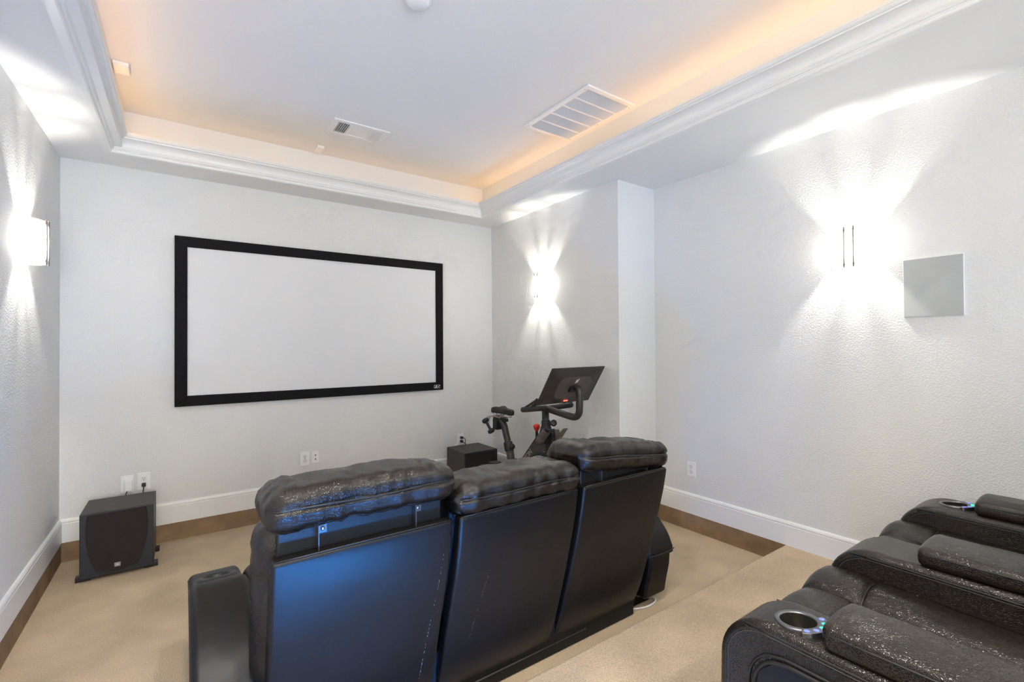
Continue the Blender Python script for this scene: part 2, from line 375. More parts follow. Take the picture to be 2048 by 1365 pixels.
# ------------------------------------------------------------------ wall sconces
def sconce(y, wall_x, side, label):
    """side +1: normal +x (left wall), -1: right wall"""
    t = thing('wall_sconce', label, 'sconce', (wall_x, y, 1.983), 0 if side > 0 else PI, 'half round wall sconces')
    bx('backplate', 'brushed_nickel', t, 0.0, 0.010, -0.055, 0.055, -0.075, 0.075, 0.003)
    n = 18; bmm = bmesh.new(); cols = []
    def arc(a, off): return (0.010+(0.076+off)*math.sin(a), -(0.100+off)*math.cos(a))
    for i in range(n+1):
        a = PI*i/n; x0, y0 = arc(a, 0); x1, y1 = arc(a, 0.004)
        cols.append([bmm.verts.new(p) for p in ((x0, y0, -0.104), (x1, y1, -0.104), (x1, y1, 0.104), (x0, y0, 0.104))])
    for A, B in zip(cols, cols[1:]):
        for k in range(4): bmm.faces.new((A[k], B[k], B[(k+1) % 4], A[(k+1) % 4]))
    bmm.faces.new(cols[0]); bmm.faces.new(cols[-1][::-1]); bmesh.ops.recalc_face_normals(bmm, faces=bmm.faces)
    obj('shade', bmm, 'shade_glass', t, smooth=False)
    for zc in (-0.100, 0.100):
        bmm = bmesh.new(); cols = []
        for i in range(n+1):
            a = PI*i/n; x0, y0 = arc(a, 0.0045); x1, y1 = arc(a, 0.0075)
            cols.append([bmm.verts.new(p) for p in ((x0, y0, zc-0.008), (x1, y1, zc-0.008), (x1, y1, zc+0.008), (x0, y0, zc+0.008))])
        for A, B in zip(cols, cols[1:]):
            for k in range(4): bmm.faces.new((A[k], B[k], B[(k+1) % 4], A[(k+1) % 4]))
        bmm.faces.new(cols[0]); bmm.faces.new(cols[-1][::-1])
        for sy in (-1, 1): box(bmm, 0.0, 0.026, sy*0.104-0.003, sy*0.104+0.003, zc-0.008, zc+0.008)
        bmesh.ops.recalc_face_normals(bmm, faces=bmm.faces); obj('strap', bmm, 'strap_glow', t)
    for sy in (-0.023, 0.023): tb('rod', 'rod_metal', t, [(0.0945, sy, -0.118), (0.0945, sy, 0.118)], 0.0042, 10)
    for zc in (-0.1, 0.1):
        for sy in (-0.023, 0.023): tb('bracket', 'brushed_nickel', t, [(0.0, sy, zc), (0.092, sy, zc)], 0.005, 8)
    L = bpy.data.lights.new('bulb', 'POINT'); L.energy = SCONCE_W; L.color = (1.0, 0.96, 0.88); L.shadow_soft_size = 0.014
    lo = bpy.data.objects.new('bulb', L); COL.objects.link(lo); lo.parent = t; lo.location = (0.060, 0.0, 0.0)
    return t
sconce(3.40, XL, 1, 'half round frosted glass sconce on the left wall, left of the projection screen')
sconce(3.40, XR, -1, 'half round frosted glass sconce on the wall above the exercise bike')
sconce(1.065, XR2, -1, 'half round frosted glass sconce beside the square wall speaker')
sconce(1.065, XL, 1, 'half round frosted glass sconce on the left wall beside the black sofa, outside the picture')

sconce(-1.27, XR2, -1, 'half round frosted glass sconce on the right wall behind the theatre seats, outside the picture')
sconce(-1.27, XL, 1, 'half round frosted glass sconce on the left wall near the back door, outside the picture')

# ------------------------------------------------------------------ projection screen
sx0, sx1, sz0, sz1, fw, fy = -0.0531, 2.1546, 0.9875, 2.2661, 0.079, D-0.034
ps = thing('projection_screen', 'large white projection screen in a black frame on the front wall', 'projection screen', ((sx0+sx1)/2, D, sz0))
def S(o): o.location = (-(sx0+sx1)/2, -D, -sz0); return o
S(bx('screen_fabric', 'screen_fabric', ps, sx0+fw-0.01, sx1-fw+0.01, D-0.022, D-0.018, sz0+fw-0.01, sz1-fw+0.01))
C4 = [(sx0, sz0), (sx1, sz0), (sx1, sz1), (sx0, sz1)]; I4 = [(sx0+fw, sz0+fw), (sx1-fw, sz0+fw), (sx1-fw, sz1-fw), (sx0+fw, sz1-fw)]
for k in range(4):
    a, b, c, d = C4[k], C4[(k+1) % 4], I4[(k+1) % 4], I4[k]
    S(bevel(obj('frame_bar', extrude_poly([a, b, c, d], 'y', fy, D), 'velvet_black', ps), 0.004, 2))
bd = S(obj('badge', nbox(2.050, 2.120, fy-0.001, fy+0.001, sz0+0.022, sz0+0.050), 'velvet_black', ps))
for (a, b, c, d) in ((2.052, 2.118, 0.0485, 0.0515), (2.052, 2.118, 0.0195, 0.0225), (2.050, 2.055, 0.0195, 0.0515)):
    obj('badge_line', nbox(a, b, fy-0.0016, fy-0.0008, sz0+c, sz0+d), 'badge_white', bd)
for q in ([(2.060, 0.024), (2.068, 0.024), (2.080, 0.047), (2.072, 0.047)], [(2.074, 0.024), (2.083, 0.024), (2.083, 0.047), (2.078, 0.047)], [(2.090, 0.034), (2.116, 0.047), (2.116, 0.040), (2.094, 0.028)]):
    obj('badge_mark', extrude_poly([(u, sz0+v) for u, v in q], 'y', fy-0.0016, fy-0.0008), 'badge_white', bd)

# ------------------------------------------------------------------ outlets, plugs
def outlet(name, label, loc, rotz, kind='duplex', w=0.072, h=0.118):
    """local: wall at y=0, facing -y"""
    t = thing(name, label, 'outlet', loc, rotz)
    bx('plate', 'white_plastic', t, -w/2, w/2, -0.006, 0, -h/2, h/2, 0.003)
    if kind == 'duplex':
        for zc in (-0.0195, 0.0195):
            b = bmesh.new(); lathe(b, [(0, 0), (0.0172, 0), (0.0172, 0.008), (0, 0.008)], 20, axisM((0, 0, zc), (0, -1, 0)))
            for v in b.verts: v.co.z = zc+max(-0.0135, min(0.0135, v.co.z-zc))
            so = obj('socket', b, 'socket_white', t)
            for a in ((-0.0075, -0.0055, 0.001, 0.010), (0.0055, 0.0075, 0.002, 0.009), (-0.0022, 0.0022, -0.009, -0.0045)):
                obj('slot', nbox(a[0], a[1], -0.0085, -0.0075, zc+a[2], zc+a[3]), 'dark_slot', so)
        cyl('screw', 'steel', t, (0, -0.005, 0), (0, -0.0072, 0), 0.003, 10)
    elif kind == 'jacks':
        for zc in (-0.017, 0.017): cyl('jack', 'dark_slot', t, (0, -0.005, zc), (0, -0.010, zc), 0.0052, 12)
    elif kind == 'rocker':
        bx('insert', 'socket_white', t, -0.0165, 0.0165, -0.0085, -0.004, -0.033, 0.033, 0.002)
    return t
outlet('wall_outlet', 'white wall plate with a white plug-in adapter above the left subwoofer', (-0.326, D, 0.460), 0, 'rocker', 0.073, 0.126)
outlet('wall_outlet', 'white outlet with a black plug in its lower socket above the left subwoofer', (-0.231, D, 0.466), 0, 'duplex', 0.074, 0.122)
outlet('wall_outlet', 'white duplex outlet with both sockets empty below the projection screen', (0.852, D, 0.471), 0, 'duplex', 0.075, 0.120)
outlet('jack_plate', 'small white wall plate with two dark round jacks beside the empty outlet', (0.937, D, 0.474), 0, 'jacks', 0.062, 0.108)
outlet('wall_outlet', 'white outlet with two black plugs behind the right subwoofer', (2.362, D, 0.457), 0, 'duplex', 0.074, 0.118)
outlet('wall_outlet', 'white duplex outlet low on the right wall behind the sofa', (XR2, 2.151, 0.471), -PI/2, 'duplex', 0.071, 0.111)
ad = thing('power_adapter', 'white plug-in power adapter with a black cord above the left subwoofer', 'adapter', (-0.316, D-0.0085, 0.452))
bx('body', 'white_plastic', ad, -0.021, 0.021, -0.036, 0, -0.034, 0.036, 0.004)
tb('cord', 'cable_black', ad, [(-0.006, -0.022, -0.034), (-0.012, -0.026, -0.05), (-0.022, -0.04, -0.10), (-0.02, -0.05, -0.2), (0.0, -0.055, -0.30), (0.02, -0.06, -0.41)], 0.0032, 8, smoothpath=6)
def plug(label, x, z, path):
    p = thing('power_plug', label, 'plug', (x, D-0.0085, z))
    o = obj('plug_head', rbox(0.012, 0.016, 0.012, 0.005, (3, 3, 3), lambda c, d: c+Vector((0, -0.016, 0))), 'cable_black', p, smooth=True)
    tb('cord', 'cable_black', p, path, 0.0034, 8, smoothpath=6)
plug('black power plug with its cord dropping behind the left subwoofer', -0.231, 0.4455, [(0, -0.028, -0.006), (-0.001, -0.036, -0.03), (-0.003, -0.042, -0.09), (0.01, -0.05, -0.2), (0.03, -0.06, -0.3), (0.02, -0.05, -0.40)])
plug('upper black power plug in the outlet behind the right subwoofer', 2.366, 0.4765, [(0.004, -0.028, -0.002), (0.022, -0.036, -0.006), (0.034, -0.036, -0.03), (0.034, -0.034, -0.06), (0.04, -0.04, -0.12), (0.03, -0.05, -0.44)])
plug('lower black power plug in the outlet behind the right subwoofer', 2.366, 0.4375, [(0.004, -0.028, -0.004), (0.02, -0.034, -0.012), (0.030, -0.036, -0.035), (0.03, -0.036, -0.08), (0.02, -0.05, -0.40)])

# ------------------------------------------------------------------ ceiling fittings
sv = thing('supply_vent', 'white supply register with slatted ends on the tray ceiling', 'vent', (1.068, 3.488, ZT))
for a in ((-0.202, 0.202, -0.122, -0.086), (-0.202, 0.202, 0.086, 0.122), (-0.202, -0.160, -0.086, 0.086), (0.160, 0.202, -0.086, 0.086), (-0.076, -0.066, -0.086, 0.086), (0.066, 0.076, -0.086, 0.086)):
    bx('frame', 'trim_paint', sv, *a, -0.010, 0, 0.002)
bx('middle_panel', 'trim_paint', sv, -0.066, 0.066, -0.086, 0.086, -0.006, 0)
bx('duct', 'black_void', sv, -0.16, -0.076, -0.086, 0.086, -0.002, 0); bx('duct', 'black_void', sv, 0.076, 0.16, -0.086, 0.086, -0.002, 0)
for sgn in (-1, 1):
    for k in range(6):
        xc = sgn*0.118 + (k-2.5)*0.0140
        tilt = 0.007*sgn
        obj('slat', extrude_poly([(xc-tilt, -0.003), (xc+tilt, -0.012), (xc+tilt+0.0012, -0.012), (xc-tilt+0.0012, -0.003)], 'y', -0.086, 0.086), 'trim_paint', sv)
obj('lever', nbox(0.170, 0.176, 0.02, 0.06, -0.02, -0.009), 'trim_paint', sv)
gv = thing('return_grille', 'large white return air grille in five sections on the tray ceiling', 'vent', (2.250, 2.388, ZT))
GW, GH = 0.216, 0.332
for a in ((-GW, GW, -GH, -GH+0.034), (-GW, GW, GH-0.034, GH), (-GW, -GW+0.032, -GH+0.034, GH-0.034), (GW-0.032, GW, -GH+0.034, GH-0.034)):
    bx('frame', 'trim_paint', gv, *a, -0.012, 0, 0.002)
bx('duct', 'dark_slot', gv, -GW+0.032, GW-0.032, -GH+0.034, GH-0.034, -0.002, 0)
L5 = (2*GH-0.068)/5
for k in range(5):
    y0 = -GH+0.034+k*L5
    if k: bx('divider', 'trim_paint', gv, -GW+0.032, GW-0.032, y0-0.006, y0+0.006, -0.011, 0)
    b = bmesh.new()
    nf = 36
    for i in range(nf):
        xc = -GW+0.032+(2*GW-0.064)*(i+0.5)/nf
        v = [b.verts.new(p) for p in ((xc-0.0042, y0+0.006, -0.002), (xc+0.0026, y0+0.006, -0.010), (xc+0.0026, y0+L5-0.006, -0.010), (xc-0.0042, y0+L5-0.006, -0.002))]
        b.faces.new(v)
        w2 = [b.verts.new(q.co+Vector((0.0010, 0, 0.0))) for q in v]; b.faces.new(w2[::-1])
    o = obj('fin_bank', b, 'trim_paint', gv); o['kind'] = 'stuff'
for sx in (-1, 1):
    for yy in (-0.29, 0, 0.29): cyl('screw', 'steel', gv, (sx*(GW-0.014), yy, -0.011), (sx*(GW-0.014), yy, -0.0135), 0.004, 8)
sd = thing('smoke_detector', 'round white smoke detector on the ceiling at the top edge', 'smoke detector', (0.882, 1.988, ZT))
obj('base', lathe(bmesh.new(), [(0, 0), (0.062, 0), (0.062, -0.010), (0.058, -0.013), (0.0, -0.013)], 36), 'white_plastic', sd)
obj('cover', lathe(bmesh.new(), [(0.052, -0.013), (0.050, -0.028), (0.040, -0.034), (0, -0.035)], 36), 'white_plastic', sd, smooth=True)
for (x, y, sx, sy, lab) in ((-0.288, 3.440, 0.036, 0.060, 'small white box on the tray ceiling above the left moulding'), (0.897, 3.962, 0.026, 0.062, 'small white sensor box on the ceiling between the front moulding and supply vent')):
    t = thing('ceiling_box', lab, 'box', (x, y, ZT))
    bx('case', 'white_plastic', t, -sx, sx, -sy, sy, -0.018, 0, 0.003); bx('lid', 'white_plastic', t, -sx+0.004, sx-0.004, -sy+0.004, sy-0.004, -0.021, -0.018, 0.001)

# downlights added as unseen fill in the rear half of the tray
for k, (x, y, lab) in enumerate(((0.08, 0.60, 'added fill downlight in the tray above the gap behind the sofa, outside the picture'), (0.62, 0.35, 'added fill downlight in the tray above the theatre seats, outside the picture'),
                 (0.08, -1.2, 'added fill downlight in the tray near the added back opening, outside the picture'), (0.85, -1.2, 'added fill downlight in the tray near the glass door, outside the picture'))):
    t = thing('fill_downlight', lab, 'downlight', (x, y, ZT), 0, 'added downlights')
    obj('trim_ring', lathe(bmesh.new(), [(0.055, 0.0), (0.055, -0.004), (0.078, -0.004), (0.080, 0.0)], 32), 'white_plastic', t)
    obj('lens', lathe(bmesh.new(), [(0.0, -0.002), (0.055, -0.002)], 32), 'fill_lens', t)
    L = bpy.data.lights.new('downlight', 'AREA'); L.shape = 'DISK'; L.size = 0.11; L.energy = CAN_FILL_W; L.color = (1.0, 0.96, 0.88); L.spread = math.radians(130)
    lo = bpy.data.objects.new('downlight', L); COL.objects.link(lo); lo.parent = t; lo.location = (0, 0, -0.006)
# in-wall speaker
sp = thing('wall_speaker', 'square grey flush speaker grille on the right wall', 'speaker', (XR2, 0.722, 1.724))
bx('rim', 'white_plastic', sp, -0.010, 0, -0.1215, 0.1215, -0.156, 0.156, 0.002)
bx('grille', 'speaker_mesh', sp, -0.013, -0.004, -0.1190, 0.1190, -0.1535, 0.1535, 0.002)

# ------------------------------------------------------------------ subwoofers
def subwoofer(x0, x1, y0, y1, label):
    xc = (x0+x1)/2; w = (x1-x0)/2; z0, z1 = 0.018, 0.413
    t = thing('subwoofer', label, 'subwoofer', (xc, y0, 0), 0, 'subwoofers')
    bx('cabinet', 'vinyl_brown', t, -w, w, 0.012, y1-y0, z0, z1, 0.003)
    bx('baffle', 'baffle', t, -w, w, 0.0, 0.012, z0, z1, 0.004)
    h = z1-z0
    L = [(0.93, -0.145), (0.75, -0.151), (0.55, -0.147), (0.38, -0.136), (0.22, -0.118), (0.09, -0.098)]
    pts = [(-0.140, z0+h*0.985)] + [(b, z0+h*a) for a, b in L]
    pts += [(-0.035, z0+h*0.075), (-0.032, z0+h*0.052), (0.032, z0+h*0.052), (0.035, z0+h*0.075)]
    pts += [(-b, z0+h*a) for a, b in L[::-1]] + [(0.140, z0+h*0.985)]
    pts = [(a*w/0.179, b) for a, b in pts]
    g = bevel(obj('grille', extrude_poly(pts, 'y', -0.016, 0.0), 'grille_cloth', t), 0.004, 2, 60)
    bd = bx('badge', 'badge_grey', t, -0.014, 0.016, -0.0185, -0.0155, z0+0.047, z0+0.072, 0.001)
    text_mesh('badge_lettering', 'JBL', 'badge_white', bd, 0.0125, basis((0.001, -0.0188, z0+0.0595), (1, 0, 0), (0, 0, 1)), 0.0003, True)
    for sx in (-1, 1):
        for yy in (0.02, 0.28):
            bx('foot', 'black_plastic', t, min(sx*(w-0.05), sx*(w+0.022)), max(sx*(w-0.05), sx*(w+0.022)), yy, yy+0.04, 0.0, 0.032, 0.003)
    return t
subwoofer(-0.515, -0.157, 3.838, 4.185, 'dark subwoofer with a curved grille in the left front corner')
subwoofer(2.168, 2.535, 3.858, 4.225, 'dark subwoofer in the right front corner beside the exercise bike')

# ------------------------------------------------------------------ exercise bike
BX = 2.47
bk = thing('exercise_bike', 'black stationary exercise bike with a tilted touch screen beside the right wall', 'exercise bike', (BX, 3.1, 0))
def b3(y, z, x=0.0): return (x, y-3.1, z)
tb('stabilizer', 'bike_paint', bk, [b3(2.70, 0.055, -0.25), b3(2.70, 0.055, 0.25)], 0.034, 14)
tb('stabilizer', 'bike_paint', bk, [b3(3.74, 0.055, -0.25), b3(3.74, 0.055, 0.25)], 0.034, 14)
for yy in (2.70, 3.74):
    for sx in (-0.25, 0.25): cyl('foot', 'black_plastic', bk, b3(yy, 0.0, sx*0.9), b3(yy, 0.03, sx*0.9), 0.025, 14)
bevel(obj('base_beam', extrude_poly([(a-3.1, b) for a, b in ((2.69, 0.04), (3.75, 0.04), (3.75, 0.09), (3.45, 0.13), (2.95, 0.13), (2.69, 0.09))], 'x', -0.03, 0.03), 'bike_paint', bk), 0.008)
fb = bevel(obj('frame_beam', extrude_poly([(a-3.1, b) for a, b in ((3.64, 0.10), (3.44, 0.10), (3.18, 0.47), (3.09, 0.53), (2.985, 0.56), (2.985, 0.76), (3.055, 0.76), (3.075, 0.70), (3.14, 0.64))], 'x', -0.032, 0.032), 'bike_paint', bk), 0.010, 3)
d = Vector((0, -0.19, 0.20)).normalized()
text_mesh('lettering', 'PELOTON', 'letter_tan', fb, 0.062, basis(Vector(b3(3.278, 0.428, -0.0328)), d, Vector((-1, 0, 0)).cross(d)), 0.0005, True)
# handlebar post and its collar
tb('handlebar_post', 'bike_paint', bk, [b3(3.022, 0.66), b3(3.030, 0.90)], 0.030, 18)
cyl('post_collar', 'black_plastic', bk, b3(3.019, 0.715), b3(3.024, 0.805), 0.038, 20, 0.004)
kn = cyl('adjuster_knob', 'black_plastic', bk, b3(2.915, 0.795, -0.01), b3(2.895, 0.803, -0.02), 0.027, 20, 0.006)
cyl('knob_shaft', 'bike_paint', bk, b3(3.0, 0.77), b3(2.915, 0.795, -0.01), 0.012, 12)
# handlebar: wide flat loop with rising horns
hb = [(-0.205, 3.07, 0.905), (-0.20, 2.97, 0.920), (-0.17, 2.905, 0.930), (-0.09, 2.94, 0.922), (0.0, 3.02, 0.905), (0.09, 2.94, 0.922), (0.17, 2.905, 0.930), (0.20, 2.97, 0.920), (0.205, 3.07, 0.905)]
tb('handlebar', 'bike_rubber', bk, [(x, y-3.1, z) for x, y, z in hb], 0.022, 14, smoothpath=6)
for sx in (-1, 1):
    tb('horn', 'bike_rubber', bk, [(sx*0.20, -0.12, 0.915), (sx*0.195, -0.17, 0.955), (sx*0.185, -0.205, 1.005)], [0.019, 0.018, 0.017, 0.017, 0.016, 0.016, 0.016, 0.016, 0.016, 0.016, 0.016, 0.016, 0.015], 12, smoothpath=6)
for sx in (-1, 1): tb('grip_loop', 'bike_rubber', bk, [(sx*0.205, -0.04, 0.915), (sx*0.20, -0.12, 0.955), (sx*0.187, -0.195, 1.0)], 0.009, 10, smoothpath=5)
# arm that carries the screen
tb('screen_arm', 'bike_paint', bk, [b3(3.04, 0.905), b3(2.97, 0.90), b3(2.86, 0.888), b3(2.75, 0.877), b3(2.685, 0.873), b3(2.645, 0.885), b3(2.622, 0.915), b3(2.617, 0.96), b3(2.617, 1.02), b3(2.618, 1.07), b3(2.628, 1.092), b3(2.665, 1.10)], 0.027, 16, smoothpath=4)
# tablet
til = math.radians(33); ty = math.radians(2.5)
u = Vector((math.cos(ty), math.sin(ty), 0)); nb = Vector((math.sin(ty), -math.cos(ty), 0))
up = math.cos(til)*Vector((0, 0, 1))+math.sin(til)*nb; nn = u.cross(up)          # nn points out of the back
tc = Vector((2.466-BX, 2.697-3.1, 1.115))
MT = Matrix((u, up, nn)).transposed().to_4x4(); MT.translation = tc
def tfn(c, dd): return MT @ c
tw, th = 0.283, 0.170
tab = bevel(obj('tablet_back', (lambda b: (bmesh.ops.transform(b, matrix=MT, verts=b.verts), b)[1])(nbox(-tw, tw, -th, th, -0.012, 0.0)), 'tablet_back', bk), 0.005, 3)
b = bmesh.new(); rr = []
for k, (a1, a2, z) in enumerate(((tw-0.012, th-0.012, 0.0), (tw-0.06, th-0.045, 0.010), (tw-0.095, th-0.062, 0.022), (tw-0.10, th-0.066, 0.0225))):
    ringv = []
    rad = (0.01, 0.05, 0.07, 0.07)[k]
    for qx, qy, s0 in ((1, 1, 0), (-1, 1, PI/2), (-1, -1, PI), (1, -1, 3*PI/2)):
        for i in range(7):
            a = s0+PI/2*i/6; ringv.append(b.verts.new((qx*(a1-rad)+rad*math.cos(a), qy*(a2-rad)+rad*math.sin(a), z)))
    rr.append(ringv)
for A, B in zip(rr, rr[1:]):
    for i in range(len(A)): b.faces.new((A[i], A[(i+1) % len(A)], B[(i+1) % len(A)], B[i]))
b.faces.new(rr[-1]); bmesh.ops.transform(b, matrix=MT, verts=b.verts)
hs = obj('tablet_housing', b, 'tablet_back', tab, smooth=True)
b = bmesh.new(); ringv = []
for qx, qy, s0 in ((1, 1, 0), (-1, 1, PI/2), (-1, -1, PI), (1, -1, 3*PI/2)):
    for i in range(7):
        a = s0+PI/2*i/6; ringv.append((qx*(tw-0.103-0.068)+0.068*math.cos(a), qy*(th-0.068-0.068)+0.068*math.sin(a)))
b = extrude_poly(ringv, 'z', 0.0225, 0.0245); bmesh.ops.transform(b, matrix=MT, verts=b.verts); obj('tablet_plate', b, 'tablet_plate', tab)
def tl(name, bmm, m, par): bmesh.ops.transform(bmm, matrix=MT, verts=bmm.verts); return obj(name, bmm, m, par)
tl('screen_glass', nbox(-tw+0.004, tw-0.004, -th+0.004, th-0.004, -0.0135, -0.0118), 'tablet_glass', tab)
tl('status_light', nbox(-0.030, 0.010, -th+0.032, -th+0.040, 0.0125, 0.0175), 'red_led', tab)
tl('mount', nbox(-0.05, 0.05, -0.028, 0.018, 0.024, 0.045), 'black_plastic', tab)
lg = bmesh.new()
tube(lg, [Vector((0.012*math.cos(2*PI*i/24+0.5)+0.004, 0.062+0.012*math.sin(2*PI*i/24+0.5), 0.0252)) for i in range(24)], 0.0020, 6, closed=True)
tube(lg, [(-0.012, 0.042, 0.0252), (0.020, 0.084, 0.0252)], 0.0021, 6); tube(lg, [(-0.010, 0.050, 0.0252), (0.006, 0.050, 0.0252)], 0.0019, 6)
tl('emblem', lg, 'badge_white', tab)
# resistance knob
cyl('resistance_shaft', 'black_plastic', bk, b3(3.145, 0.62), b3(3.147, 0.70), 0.012, 12)
obj('resistance_knob', lathe(bmesh.new(), [(0, -0.034), (0.012, -0.031), (0.024, -0.012), (0.030, 0.007), (0.027, 0.021), (0.015, 0.030), (0, 0.031)], 20, axisM(b3(3.147, 0.728), (0, 0, 1))), 'red_knob', bk, smooth=True)
# seat tube, post, collar, slider
tb('seat_tube', 'bike_paint', bk, [b3(3.46, 0.10), b3(3.53, 0.38), b3(3.575, 0.53)], 0.036, 18)
cyl('post_collar', 'black_plastic', bk, b3(3.557, 0.455), b3(3.583, 0.535), 0.042, 20, 0.004)
cyl('adjuster_knob', 'black_plastic', bk, b3(3.50, 0.505, -0.015), b3(3.475, 0.512, -0.02), 0.026, 20, 0.006)
cyl('knob_shaft', 'bike_paint', bk, b3(3.56, 0.50), b3(3.50, 0.505, -0.015), 0.012, 12)
tb('seat_post', 'bike_paint', bk, [b3(3.575, 0.52), b3(3.61, 0.60), b3(3.638, 0.67), b3(3.668, 0.705), b3(3.71, 0.715)], 0.031, 16, smoothpath=5)
bx('seat_slider', 'black_plastic', bk, -0.022, 0.022, 0.50, 0.70, 0.715, 0.745, 0.004)
# saddle
def sadfn(c, dd):
    t = (c.y+0.13)/0.26                    # 0 nose .. 1 rear
    w = 0.022+0.058*max(0, min(1, (t-0.35)/0.5))**1.2
    x = c.x/0.075*w*1.0
    z = c.z + 0.018*math.cos((t-0.85)*3.0)*0.6 + 0.020*(1-t)
    z += 0.010*math.exp(-((t-0.85)/0.22)**2)*min(1, abs(x)/0.03) - 0.4*abs(x)*0.25*(c.z < 0)
    return Vector((x, c.y, z))
o = obj('saddle', rbox(0.075, 0.13, 0.026, 0.022, (10, 14, 3), sadfn), 'bike_rubber', bk, smooth=True, loc=b3(3.63, 0.800))
for sx in (-0.018, 0.018): tb('saddle_rail', 'steel', bk, [b3(3.53, 0.79, sx*0.5), b3(3.56, 0.762, sx), b3(3.70, 0.755, sx), b3(3.74, 0.79, sx*1.6)], 0.0035, 8, smoothpath=4)
# dumbbell holder behind the saddle
hd = obj('dumbbell_holder', ntube(catmull([b3(3.68, 0.745, -0.02), b3(3.76, 0.755, -0.05), b3(3.79, 0.735, -0.07), b3(3.78, 0.66, -0.08), b3(3.75, 0.62, -0.07), b3(3.74, 0.64, -0.06)], 5), 0.006, 8), 'tan_metal', bk, smooth=True)
tb('holder_bar', 'tan_metal', hd, [b3(3.78, 0.752, -0.10), b3(3.80, 0.752, 0.0), b3(3.78, 0.752, 0.10)], 0.008, 8)
bx('holder_block', 'black_plastic', hd, -0.05, 0.05, 0.60, 0.67, 0.63, 0.735, 0.01)
tb('holder_loop', 'tan_metal', hd, [b3(3.68, 0.745, 0.02), b3(3.76, 0.755, 0.05), b3(3.79, 0.735, 0.07), b3(3.78, 0.66, 0.08), b3(3.75, 0.62, 0.07), b3(3.74, 0.64, 0.06)], 0.006, 8, smoothpath=5)
def dumbbell(label, xx):
    t = thing('dumbbell', label, 'dumbbell', (xx, 3.73, 0.676))
    a, c = Vector((-0.01, 0.035, 0.045)), Vector((0.01, -0.035, -0.045)); dr_ = (c-a).normalized()
    cyl('handle', 'bike_rubber', t, a, c, 0.013, 14)
    for p, s in ((a, -1), (c, 1)): cyl('weight', 'black_plastic', t, p-dr_*0.017, p+dr_*0.017, 0.034, 20, 0.009)
dumbbell('small black dumbbell hanging behind the saddle of the exercise bike', BX-0.12)
# flywheel, belt guard, cranks, pedals
fl = obj('flywheel', lathe(bmesh.new(), [(0, -0.02), (0.19, -0.02), (0.205, -0.012), (0.205, 0.012), (0.19, 0.02), (0, 0.02)], 48, axisM(b3(2.99, 0.34), (1, 0, 0))), 'gloss_black', bk, smooth=True); bevel(fl, 0.002, 1)
obj('flywheel_hub', lathe(bmesh.new(), [(0, -0.045), (0.07, -0.045), (0.075, 0.0), (0.07, 0.045), (0, 0.045)], 28, axisM(b3(2.99, 0.40), (1, 0, 0))), 'copper_ring', bk, smooth=True)
obj('flywheel_guard', extrude_poly([(2.99-3.1+r*math.cos(a), 0.34+r*math.sin(a)) for r, A in ((0.222, range(7, 30)), (0.212, range(29, 6, -1))) for a in [i*PI/24*0.9 for i in A]], 'x', -0.03, 0.03), 'bike_paint', bk)
obj('belt_guard', lathe(bmesh.new(), [(0.0, -0.03), (0.105, -0.03), (0.125, -0.02), (0.125, 0.02), (0.105, 0.03), (0, 0.03)], 36, axisM(b3(3.46, 0.275), (1, 0, 0))), 'bike_paint', bk, smooth=True)
obj('belt_ring', lathe(bmesh.new(), [(0.082, -0.0315), (0.098, -0.0325), (0.098, -0.029), (0.082, -0.029)], 36, axisM(b3(3.46, 0.275, -0.005), (1, 0, 0))), 'copper_ring', bk)
for sx, an in ((-1, 0.5), (1, 0.5+PI)):
    e = b3(3.46+0.17*math.cos(an), 0.275+0.17*math.sin(an)*0.9, sx*0.075)
    cr = tb('crank', 'black_plastic', bk, [b3(3.46, 0.275, sx*0.05), e], 0.013, 10)
    obj('pedal', nbox(min(sx*0.08, sx*0.17), max(sx*0.08, sx*0.17), e[1]-0.045, e[1]+0.045, e[2]-0.012, e[2]+0.012), 'black_plastic', cr)
# bottle cage, hanging bottle, tray at the front
cage = obj('bottle_cage', ntube(catmull([b3(3.02, 0.66, -0.03), b3(2.985, 0.64, -0.055), b3(2.955, 0.62, -0.05), b3(2.95, 0.70, -0.05)], 5), 0.006, 8), 'black_plastic', bk, smooth=True)
bt = thing('water_bottle', 'dark cylindrical bottle leaning on the front of the exercise bike', 'bottle', (BX-0.098, 2.995, 0.640))
Mb = axisM((0, 0, 0), (0.0, -0.135, 0.145))
obj('bottle_body', lathe(bmesh.new(), [(0, 0), (0.026, 0), (0.032, 0.006), (0.033, 0.02), (0.033, 0.135), (0.030, 0.148), (0.024, 0.155), (0, 0.155)], 24, Mb), 'tablet_plate', bt, smooth=True)
obj('cap', lathe(bmesh.new(), [(0, 0.150), (0.026, 0.152), (0.028, 0.160), (0.027, 0.185), (0.018, 0.192), (0, 0.192)], 24, Mb), 'black_plastic', bt, smooth=True)
obj('label_band', lathe(bmesh.new(), [(0.0334, 0.03), (0.0338, 0.032), (0.0338, 0.07), (0.0334, 0.072)], 24, Mb), 'grey_tray', bt, smooth=True)
cp = bevel(obj('phone_pouch', extrude_poly([(a-3.1, b) for a, b in ((2.955, 0.745), (2.905, 0.72), (2.905, 0.60), (2.985, 0.60), (3.0, 0.63))], 'x', -0.035, 0.035), 'black_plastic', bk), 0.006)
bevel(obj('front_tray', extrude_poly([(a-3.1, b) for a, b in ((2.925, 0.740), (2.905, 0.740), (2.890, 0.690), (2.808, 0.768), (2.798, 0.762), (2.890, 0.655), (2.912, 0.655))], 'x', 0.0, 0.045), 'grey_tray', bk), 0.003)
tb('front_cable', 'cable_black', bk, [b3(2.95, 0.62, -0.04), b3(2.93, 0.60, -0.05), b3(2.96, 0.57, -0.045), b3(2.98, 0.50, -0.03)], 0.004, 6, smoothpath=4)

